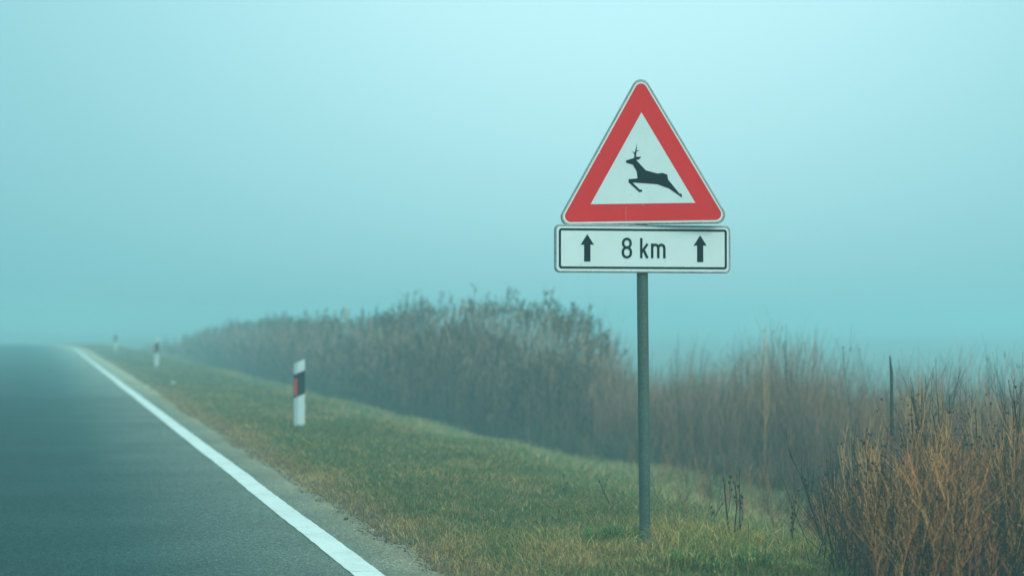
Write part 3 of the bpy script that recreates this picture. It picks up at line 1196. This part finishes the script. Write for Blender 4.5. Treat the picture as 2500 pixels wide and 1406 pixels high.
# low undergrowth at the foot of the band and on the ditch floor
n = 26000
v = rng.uniform(15, 75, n) ** 1.0
u = u_front(v) - .25 + rng.exponential(.8, n)
X, Y = PXY(u, v)
P0 = np.stack([X, Y, zg(u, v)], 1)
sc = np.clip(Y / 22, 1, 3)
col = pick([(.09, .11, .06), (.14, .13, .08), (.20, .13, .08), (.12, .12, .06)], n, .3)
me = ribbons("undergrowth", P0, rng.uniform(.18, .55, n), rng.uniform(.008, .016, n) * sc, rng.uniform(.1, .6, n), rng.uniform(0, .6, n), col, M_grass)
tag(link("undergrowth", me), "dark low undergrowth along the foot of the reeds", "undergrowth", kind="stuff")


# ------------------------------------------------------------------ branching dry weeds with seed heads
WEED = [(.58, .22, .07), (.44, .17, .065), (.72, .35, .13), (.17, .08, .045), (.32, .13, .06)]
WDARK = [(.03, .03, .024), (.05, .04, .03), (.08, .055, .035)]


def ball(r):
    """seed head: small knobbly bud with short bracts"""
    import bmesh
    bm = bmesh.new()
    bmesh.ops.create_icosphere(bm, subdivisions=2, radius=r)
    for i, vv in enumerate(bm.verts):
        vv.co *= 1.0 + (.35 if i % 3 == 0 else -.05)
        vv.co.z *= 1.15
    me = bpy.data.meshes.new("seed_head")
    bm.to_mesh(me)
    bm.free()
    return me


m_, n_, l_, b_ = new_mat("seed_head_brown")
l_.new(ramp_of(n_, l_, tex_noise(n_, l_, 300, 3), [(.3, (.018, .016, .014)), (.7, (.06, .045, .035))]), b_.inputs["Base Color"])
b_.inputs["Roughness"].default_value = .9
M_head = m_
HEADS = [ball(.0045), ball(.006), ball(.0078)]
for h_ in HEADS:
    h_.materials.append(M_head)


def weed_proto(h, nb, cols, seed, spread=.42):
    global rng
    keep_rng = rng
    rng = np.random.default_rng(seed)
    a = Acc()
    k = 7
    D = unit(np.array([[rng.normal(0, .05), rng.normal(0, .05), 1.0]]))
    cv = np.array([[rng.normal(0, .05), rng.normal(0, .04), 0]])
    P0 = np.array([[0, 0, -.03]])
    main = polyline(P0, D, np.array([h * .92]), k, cv)
    main[0, 1:-1, :2] += rng.normal(0, .006, (k - 2, 2))
    c = pick(cols, 1, .15)
    a.add(*tube_arrays(main, np.linspace(.0046, .0018, k)[None, :] * rng.uniform(.85, 1.2) * (1.35 if cols is WDARK else 1), c))
    heads = [main[0, -1]]
    for i in range(nb):
        t = .25 + .7 * (i + rng.uniform(0, .8)) / nb
        f = t * (k - 1)
        i0 = min(int(f), k - 2)
        p = main[0, i0] + (main[0, i0 + 1] - main[0, i0]) * (f - i0)
        az = rng.uniform(0, 2 * np.pi)
        d = unit(np.array([[math.cos(az) * spread, math.sin(az) * spread, 1.0]]))
        L = h * rng.uniform(.18, .42) * (1.15 - t * .5)
        cvb = np.array([[math.cos(az) * -.04, math.sin(az) * -.04, .03]])
        br_ = polyline(p[None], d, np.array([L]), 5, cvb)
        a.add(*tube_arrays(br_, np.linspace(.0022, .0012, 5)[None, :], c * .95))
        heads.append(br_[0, -1])
        for s in range(rng.integers(1, 4)):
            q_ = br_[0, rng.integers(1, 4)]
            az2 = az + rng.normal(0, 1.2)
            d2 = unit(np.array([[math.cos(az2) * .5, math.sin(az2) * .5, 1.0]]))
            b2 = polyline(q_[None], d2, np.array([L * rng.uniform(.25, .55)]), 3, np.array([[0, 0, .01]]))
            a.add(*tube_arrays(b2, np.array([[.0013, .0012, .0009]]), c * .95))
            if rng.uniform() < .75:
                heads.append(b2[0, -1])
    # a few shrivelled leaves
    for s in range(int(nb * 1.3)):
        p = main[0, rng.integers(1, k - 1)]
        az = rng.uniform(0, 6.28)
        d = np.array([math.cos(az), math.sin(az), rng.uniform(-.6, .5)]) * rng.uniform(.02, .05)
        sd = np.array([-math.sin(az), math.cos(az), .3]) * .004
        V = np.array([p, p + d * .5 - sd, p + d, p + d * .5 + sd])
        a.add(V, np.array([[0, 1, 2, 3]]), np.repeat(c * .7, 4, 0))
    me = a.mesh("stem", M_dry)
    hd = [(np.array(p), rng.integers(0, 3)) for p in heads]
    rng = keep_rng
    return me, hd


def place_weed(proto, X, Y, z, label, group=None, rz=0.0, s=1.0, tilt=(0, 0), name="dried_weed", maxheads=40):
    me, heads = proto
    root = bpy.data.objects.new(name, None)
    COL.objects.link(root)
    root.location = (X, Y, z)
    root.rotation_euler = (tilt[0], tilt[1], rz)
    root.scale = (s, s, s)
    tag(root, label, "dry weed", group)
    link("stem", me, root)
    for p, kx_ in heads[:maxheads]:
        hd_ = link("seed_head", HEADS[kx_], root, loc=p)
        hd_.scale = (.85 / s,) * 3
    return root


def at_pix(x, y):
    return pix(x, y)


# single weeds one can tell apart in front of the ditch
SINGLE = [
    # x, y of the foot, y of the top, branches, label
    (1779, 1328, 1150, 2, "thin bare dark stalk just right of the sign pole, leftmost of three stalks close together"),
    (1797, 1341, 1160, 2, "thin bare dark stalk, middle of the three close together right of the sign pole"),
    (1815, 1333, 1172, 3, "thin bare dark stalk, rightmost of the three close together right of the sign pole"),
    (1731, 1304, 1215, 2, "short crooked stalk between the sign pole and the three straight stalks"),
    (1678, 1225, 1150, 2, "small dark stalk standing far down the slope just right of the sign pole"),
    (1488, 1240, 1160, 1, "small faint stalk on the slope left of the sign pole"),
    (1380, 1216, 1150, 1, "tiny dark twig on the grass slope, the leftmost stalk before the reeds"),
    (1934, 1369, 1180, 7, "widely branching dark weed before the pale green gap in the thicket"),
    (2012, 1378, 1090, 6, "tall dark forked weed at the left end of the brown thicket"),
    (1968, 1330, 1130, 5, "slender dark weed between the widely branching weed and the brown thicket"),
    (1880, 1290, 1150, 4, "faint thin weed behind and left of the widely branching weed"),
]
for i, (x, y, yt, nb, lab) in enumerate(SINGLE):
    X, Yd, z = pix(x, y)
    h = (y - yt) / FPX * Yd
    pr = weed_proto(h * 1.08, nb, WDARK, 100 + i, .55 if nb > 5 else .35)
    place_weed(pr, X, Yd, z, lab, rz=rng.uniform(0, 6), name="dried_weed", maxheads=2 + nb)

for i, (x, yt, nb, dd_, lab) in enumerate([
        (1868, 776, 9, 22.5, "tallest thin weed rising above the ditch grass midway between the pole and the dark stick"),
        (1925, 800, 5, 22.8, "tall thin weed just right of the tallest one above the ditch grass"),
        (2083, 812, 5, 20.5, "lone tall wispy weed rising left of the dark upright stick"),
        (1345, 705, 4, 33.0, "single very tall faint reed sticking up above the right end of the reed bed"),
        (1665, 825, 8, 25.5, "bushy tuft-topped weed rising just right of the sign pole")]):
    X = (x - 1250) / FPX * dd_
    u_, v_ = uv_of(X, dd_)
    z = float(zg(u_, v_))
    h = CAM_H + (780 - yt) / FPX * dd_ - z
    place_weed(weed_proto(h * 1.02, nb, WEED if nb > 8 else WDARK, 300 + i, .22), X, dd_, z, lab, name="tall_weed", maxheads=10)

# thin see-through stalks scattered over the ditch slope
acc = Acc()
n = 3000
v = rng.uniform(10.5, 25, n)
u = rng.uniform(2.3, 6.6, n)
X, Y = PXY(u, v)
x = 1250 + FPX * X / Y
keep = (x > 1400) & (x < 2560) & (rng.uniform(0, 1, n) < (.22 + .8 * (noise2(u * 2.2, v * 2.2, 91) > .5)) * np.clip((u - 2.1) / 3.0, .06, 1) * np.clip((x - 1450) / 400, .08, 1))
u, v, X, Y = [a[keep] for a in (u, v, X, Y)]
n = len(u)
P0 = np.stack([X, Y, zg(u, v) - .02], 1)
H = rng.uniform(.2, .75, n) ** 1.2 * np.clip(.45 + (u - 2.4) / 3.2, .45, 1.4)
D = unit(np.stack([rng.normal(.02, .14, n), rng.normal(0, .14, n), np.ones(n)], 1))
cv = rng.normal(0, .06, (n, 3)) * [1, 1, .2]
Cw = pick(WDARK + [WEED[1], WEED[3], WEED[4], WEED[0]], n, .3)
Pm = polyline(P0, D, H, 6, cv)
Pm[:, 1:-1, :2] += rng.normal(0, .007, (n, 4, 2))
acc.add(*tube_arrays(Pm, np.linspace(.0026, .0010, 6)[None, :] * rng.uniform(.6, 1.3, (n, 1)), Cw))
bi = np.repeat(np.arange(n), 6)
tt = rng.uniform(.3, .97, len(bi))
Pb = P0[bi] + D[bi] * (H[bi] * tt)[:, None] + cv[bi] * (tt ** 2)[:, None]
az = rng.uniform(0, 6.28, len(bi))
Db = unit(np.stack([np.cos(az) * .7, np.sin(az) * .7, np.ones(len(bi))], 1))
Lb = rng.uniform(.04, .2, len(bi))
acc.add(*tube_arrays(polyline(Pb, Db, Lb, 3, rng.normal(0, .012, (len(bi), 3))), np.array([[.0012, .0010, .0008]]) + 0 * Lb[:, None], Cw[bi]))
tag(link("thin_weed_growth", acc.mesh("thin_weed_growth", M_dry)), "sparse thin dark weed stalks scattered over the green ditch slope", "weeds", kind="stuff")

# weeds of the right-hand thicket
PH = [.6, .75, .9, 1.0, 1.1, 1.2, 1.3, 1.4, 1.55, 1.7, 1.85, 2.0]
PROT = [weed_proto(h, 7 + i % 4, WEED if i % 3 else WDARK, 200 + i, .34 + .1 * (i % 3)) for i, h in enumerate(PH)]
G = "dry seed headed weeds crowding the right-hand thicket"
TOP_X = [1950, 2050, 2120, 2200, 2240, 2280, 2330, 2380, 2440, 2500, 2600]
TOP_Y = [1130, 1050, 1010, 985, 915, 900, 925, 965, 930, 870, 850]


def thick_edge(v):
    """left (road-side) limit of the thicket"""
    return np.interp(v, [8, 9.6, 11.6, 13.5, 15.4, 18.3], [1.95, 2.35, 3.0, 3.7, 4.4, 5.5]) 


cnt = 0
while cnt < 84:
    v = rng.uniform(9.3, 17.5)
    u = thick_edge(v) + rng.exponential(.7)
    X, Y = PXY(u, v)
    X, Y = float(X), float(Y)
    x = 1250 + FPX * X / Y
    if x > 2560 or x < 1995 or (abs(x - 2173) < 24 and Y < 14.9):
        continue
    z = float(zg(u, v))
    ytop = np.interp(x, TOP_X, TOP_Y) + (rng.uniform(-25, 30) if cnt < 52 else abs(rng.normal(0, 60)))
    h = (CAM_H + (780 - ytop) / FPX * Y) - z
    kk = int(np.clip(np.argmin(np.abs(np.array(PH) * 1.03 - h)) + rng.integers(-1, 2), 0, len(PH) - 1))
    s = np.clip(h / (PH[kk] * 1.03), .6, 1.3)
    place_weed(PROT[kk], X, Y, z, "dry brown branching weed with dark seed heads, one of the crowd in the right-hand thicket", G,
               rz=rng.uniform(0, 6.28), s=float(s), tilt=(rng.normal(0, .06), rng.normal(.02, .06)), maxheads=16)
    cnt += 1

# the mass of stalks they stand in
acc = Acc()
n = 9500
v = rng.uniform(8.6, 19, n)
u = thick_edge(v) - .15 + rng.exponential(1.1, n)
X, Y = PXY(u, v)
x = 1250 + FPX * X / Y
dens = np.clip((x - 1920) / 380, .0, 1) ** 1.7 * (.35 + .9 * noise2(u * 3, v * 3, 61))
keep = (rng.uniform(0, 1, n) < dens) & (x < 2750)
u, v, X, Y, x = [a[keep] for a in (u, v, X, Y, x)]
n = len(u)
Zg = zg(u, v)
topz = CAM_H + (780 - (np.interp(x, TOP_X, TOP_Y) + 135)) / FPX * Y
H = np.clip((topz - Zg), .25, 1.3) * rng.uniform(.45, 1.0, n)
P0 = np.stack([X, Y, Zg - .02], 1)
D = unit(np.stack([rng.normal(.02, .12, n), rng.normal(0, .12, n), np.ones(n)], 1))
cv = rng.normal(0, .07, (n, 3)) * [1, 1, .2]
Cw = pick(WEED, n, .3)
Cw *= (.60 + .85 * noise2(u * 2.5, v * 2.5, 66))[:, None]
drk = rng.uniform(0, 1, n) < .48
Cw[drk] = pick(WDARK, int(drk.sum()), .2)
Pm = polyline(P0, D, H, 6, cv)
Pm[:, 1:-1, :2] += rng.normal(0, .008, (n, 4, 2))
acc.add(*tube_arrays(Pm, np.linspace(.0023, .0008, 6)[None, :] * rng.uniform(.5, 1.4, (n, 1)), Cw))
nb = 13
bi = np.repeat(np.arange(n), nb)
tt = rng.uniform(.1, .97, len(bi))
Pb = P0[bi] + D[bi] * (H[bi] * tt)[:, None] + cv[bi] * (tt ** 2)[:, None]
az = rng.uniform(0, 6.28, len(bi))
sp = rng.uniform(.2, 1.3, len(bi))
Db = unit(np.stack([np.cos(az) * sp, np.sin(az) * sp, np.ones(len(bi))], 1))
Lb = rng.uniform(.05, .22, len(bi))
acc.add(*tube_arrays(polyline(Pb, Db, Lb, 3, rng.normal(0, .012, (len(bi), 3))), np.array([[.0012, .0010, .0007]]) + 0 * Lb[:, None], Cw[bi] * rng.uniform(.8, 1.25, (len(bi), 1))))
# short near-black stalks added low down to stand in for the shade there
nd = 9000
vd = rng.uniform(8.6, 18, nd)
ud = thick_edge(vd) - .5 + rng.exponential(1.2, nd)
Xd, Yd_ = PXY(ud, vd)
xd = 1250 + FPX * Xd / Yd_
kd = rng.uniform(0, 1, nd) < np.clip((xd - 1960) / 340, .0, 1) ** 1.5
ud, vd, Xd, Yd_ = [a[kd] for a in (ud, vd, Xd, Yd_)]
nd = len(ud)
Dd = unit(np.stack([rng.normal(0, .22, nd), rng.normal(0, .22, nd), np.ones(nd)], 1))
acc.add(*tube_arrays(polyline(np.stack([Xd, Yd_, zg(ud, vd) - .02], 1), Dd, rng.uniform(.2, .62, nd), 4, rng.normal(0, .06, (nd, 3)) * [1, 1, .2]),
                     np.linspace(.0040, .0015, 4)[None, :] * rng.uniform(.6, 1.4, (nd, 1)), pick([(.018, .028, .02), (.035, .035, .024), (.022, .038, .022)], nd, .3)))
# small dark buds through the tangle
ki = rng.choice(len(bi), 5200, replace=False)
Pk = Pb[ki] + Db[ki] * Lb[ki][:, None]
O = np.array([[1, 0, 0], [0, 1, 0], [-1, 0, 0], [0, -1, 0], [0, 0, 1.2], [0, 0, -1.2]], float)
Vk = Pk[:, None] + O[None] * rng.uniform(.0028, .0062, (len(ki), 1, 1))
fk = np.array([[0, 1, 4], [1, 2, 4], [2, 3, 4], [3, 0, 4], [1, 0, 5], [2, 1, 5], [3, 2, 5], [0, 3, 5]])
acc.add(Vk.reshape(-1, 3), (np.arange(len(ki))[:, None, None] * 6 + fk[None]).reshape(-1, 3), np.repeat(pick([(.035, .028, .022), (.06, .045, .03)], len(ki), .2), 6, 0))
# shrivelled leaves and bracts
li = rng.choice(len(bi), min(len(bi), 16000), replace=False)
Pl = Pb[li] + Db[li] * (Lb[li] * rng.uniform(.3, 1, len(li)))[:, None]
dd = rng.normal(0, 1, (len(li), 3)) * [1, 1, .7]
dd = unit(dd) * rng.uniform(.008, .026, len(li))[:, None]
sd = unit(np.cross(dd, rng.normal(0, 1, (len(li), 3)))) * rng.uniform(.0015, .004, len(li))[:, None]
V = np.stack([Pl, Pl + dd * .5 - sd, Pl + dd, Pl + dd * .5 + sd], 1)
acc.add(V.reshape(-1, 3), (np.arange(len(li)) * 4)[:, None] + [[0, 1, 2, 3]], np.repeat(pick(WEED + WDARK, len(li), .3), 4, 0))
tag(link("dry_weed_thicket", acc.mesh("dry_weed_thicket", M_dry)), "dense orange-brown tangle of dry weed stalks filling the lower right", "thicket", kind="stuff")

# lone dark stake in the thicket
X, Yd = (2173 - 1250) / FPX * 14.6, 14.6
u_, v_ = uv_of(X, Yd)
z = float(zg(u_, v_))
ztop = CAM_H + (780 - 868) / FPX * Yd
L = ztop - z
V, F = [], []
sg, K_ = 8, 14
rs = np.random.default_rng(5)
for i in range(K_):
    t = i / (K_ - 1)
    r = .0135 * (1 - .15 * t) * (1 if i < K_ - 1 else .35) * rs.uniform(.9, 1.1)
    ox = .006 * math.sin(3 * t) - (.012 * max(0, t - .93) / .07)
    for j in range(sg):
        a = 2 * math.pi * j / sg
        V.append((ox + r * math.cos(a), r * math.sin(a), -.1 + (L + .1) * t))
for i in range(K_ - 1):
    for j in range(sg):
        F.append((i * sg + j, i * sg + (j + 1) % sg, (i + 1) * sg + (j + 1) % sg, (i + 1) * sg + j))
F.append(tuple((K_ - 1) * sg + j for j in range(sg)))
m, n_, l_, b_ = new_mat("dark_wood")
f = tex_noise(n_, l_, 70, 4)
l_.new(ramp_of(n_, l_, f, [(.3, (.02, .022, .02)), (.7, (.07, .06, .045))]), b_.inputs["Base Color"])
b_.inputs["Roughness"].default_value = .9
bump(n_, l_, b_, f, .004)
o = link("wooden_stake", faces_mesh("wooden_stake", V, F, m, True), loc=(X, Yd, z))
o.rotation_euler[1] = math.radians(.3)
tag(o, "thin dark upright stick rising above the weeds at the right", "stick")


# ------------------------------------------------------------------ tufts of long grass near the sign's foot
def tuft(x, y, h, spread, nbl, cols, label, seed):
    global rng
    old = rng
    rng = np.random.default_rng(seed)
    X, Yd, z = pix(x, y)
    n = nbl
    r = np.minimum(np.abs(rng.normal(0, spread * .20, n)), spread * .32)
    a = rng.uniform(0, 6.28, n)
    P0 = np.stack([r * np.cos(a), r * np.sin(a), -.01 + 0 * r], 1)
    hh = h * rng.uniform(.45, 1.0, n)
    az = a + rng.normal(0, .6, n)
    out = np.stack([np.cos(az), np.sin(az), 0 * az], 1)
    k = rng.uniform(.15, .9, n)
    sdv = np.stack([-np.sin(az), np.cos(az), 0 * az], 1) * rng.uniform(.0016, .0032, n)[:, None]
    up = np.array([0, 0, 1.])
    p1 = P0 + out * (hh * k * .25)[:, None] + up * (hh * .45)[:, None]
    p2 = P0 + out * (hh * k * .65)[:, None] + up * (hh * (.85 - .15 * k))[:, None]
    p3 = P0 + out * (hh * k * 1.25)[:, None] + up * (hh * (1.05 - .6 * k))[:, None]
    V = np.stack([P0 - sdv, P0 + sdv, p1 - sdv, p1 + sdv, p2 - sdv * .8, p2 + sdv * .8, p3], 1)
    b = (np.arange(n) * 7)[:, None]
    Fq = np.concatenate([b + [[0, 1, 3, 2]], b + [[2, 3, 5, 4]]], 0)
    Ft = b + [[4, 5, 6]]
    C = np.repeat(pick(cols, n, .25), 7, 0)
    me = mesh_np("grass_tuft", V.reshape(-1, 3), np.concatenate([Fq.ravel(), Ft.ravel()]), np.concatenate([np.full(len(Fq), 4), np.full(len(Ft), 3)]), M_grass, col=C)
    o = link("grass_tuft", me, loc=(X, Yd, z))
    rng = old
    return tag(o, label, "grass tuft")


LG = [(.04, .12, .03), (.06, .16, .04), (.10, .19, .045), (.20, .24, .07)]
LY = [(.16, .22, .05), (.30, .28, .08), (.52, .40, .13), (.10, .17, .04)]
tuft(1452, 1338, .15, .30, 240, LG, "dark green grass tuft left of the sign pole, standing a little apart from it", 1)
tuft(1512, 1335, .16, .30, 260, LG, "dark green grass tuft leaning against the left side of the sign pole", 2)
tuft(1572, 1385, .075, .34, 260, LY, "yellow-green grass tuft right at the foot of the sign pole", 3)
tuft(1668, 1388, .14, .34, 260, LY, "straw-streaked grass tuft a little right of the sign pole's foot", 4)
tuft(1650, 1318, .06, .25, 120, LG, "low dark green tuft behind and right of the sign pole's foot", 5)
tuft(1840, 1392, .15, .34, 280, LG + LY, "shaggy green tuft between the sign pole and the brown thicket", 6)
tuft(1952, 1400, .10, .30, 260, LY, "yellowish grass tuft at the bottom edge below the branching weed", 7)
tuft(2085, 1403, .15, .35, 260, LG, "bright green grass tuft at the left foot of the brown thicket", 8)
tuft(1745, 1396, .09, .30, 220, LG + LY, "green and straw tuft at the bottom edge, left of the shaggy tuft", 9)

ST = [(.52, .33, .12), (.62, .44, .18), (.40, .25, .10), (.16, .20, .06)]
tuft(872, 1106, .09, .35, 70, ST, "small dead straw tuft in the verge to the right below the nearest marker post", 20)
tuft(1088, 1252, .07, .35, 90, ST, "tan straw tuft in the open turf midway between the white line and the sign pole", 21)
tuft(1400, 1392, .08, .4, 110, ST, "straw-coloured tuft at the bottom edge left of the sign pole", 22)

# ------------------------------------------------------------------ haze
hz = [(-480, -220, -6.6), (480, -220, -6.6), (480, 640, -6.6), (-480, 640, -6.6), (-480, -220, 2.95), (480, -220, 2.95), (480, 640, 2.95), (-480, 640, 2.95)]
mh = bpy.data.materials.new("haze")
mh.use_nodes = True
nh, lh = mh.node_tree.nodes, mh.node_tree.links
nh.clear()
oh = nh.new("ShaderNodeOutputMaterial")
pv = nh.new("ShaderNodeVolumePrincipled")
pv.inputs["Color"].default_value = (.54, .84, .87, 1)
pv.inputs["Density"].default_value = .0094
pv.inputs["Anisotropy"].default_value = 0.1
lh.new(pv.outputs[0], oh.inputs["Volume"])
me = faces_mesh("haze", hz, [(0, 3, 2, 1), (4, 5, 6, 7), (0, 1, 5, 4), (1, 2, 6, 5), (2, 3, 7, 6), (3, 0, 4, 7)], mh)
tag(link("haze", me), "thick pale teal fog filling the air over road and field", "haze", kind="stuff")
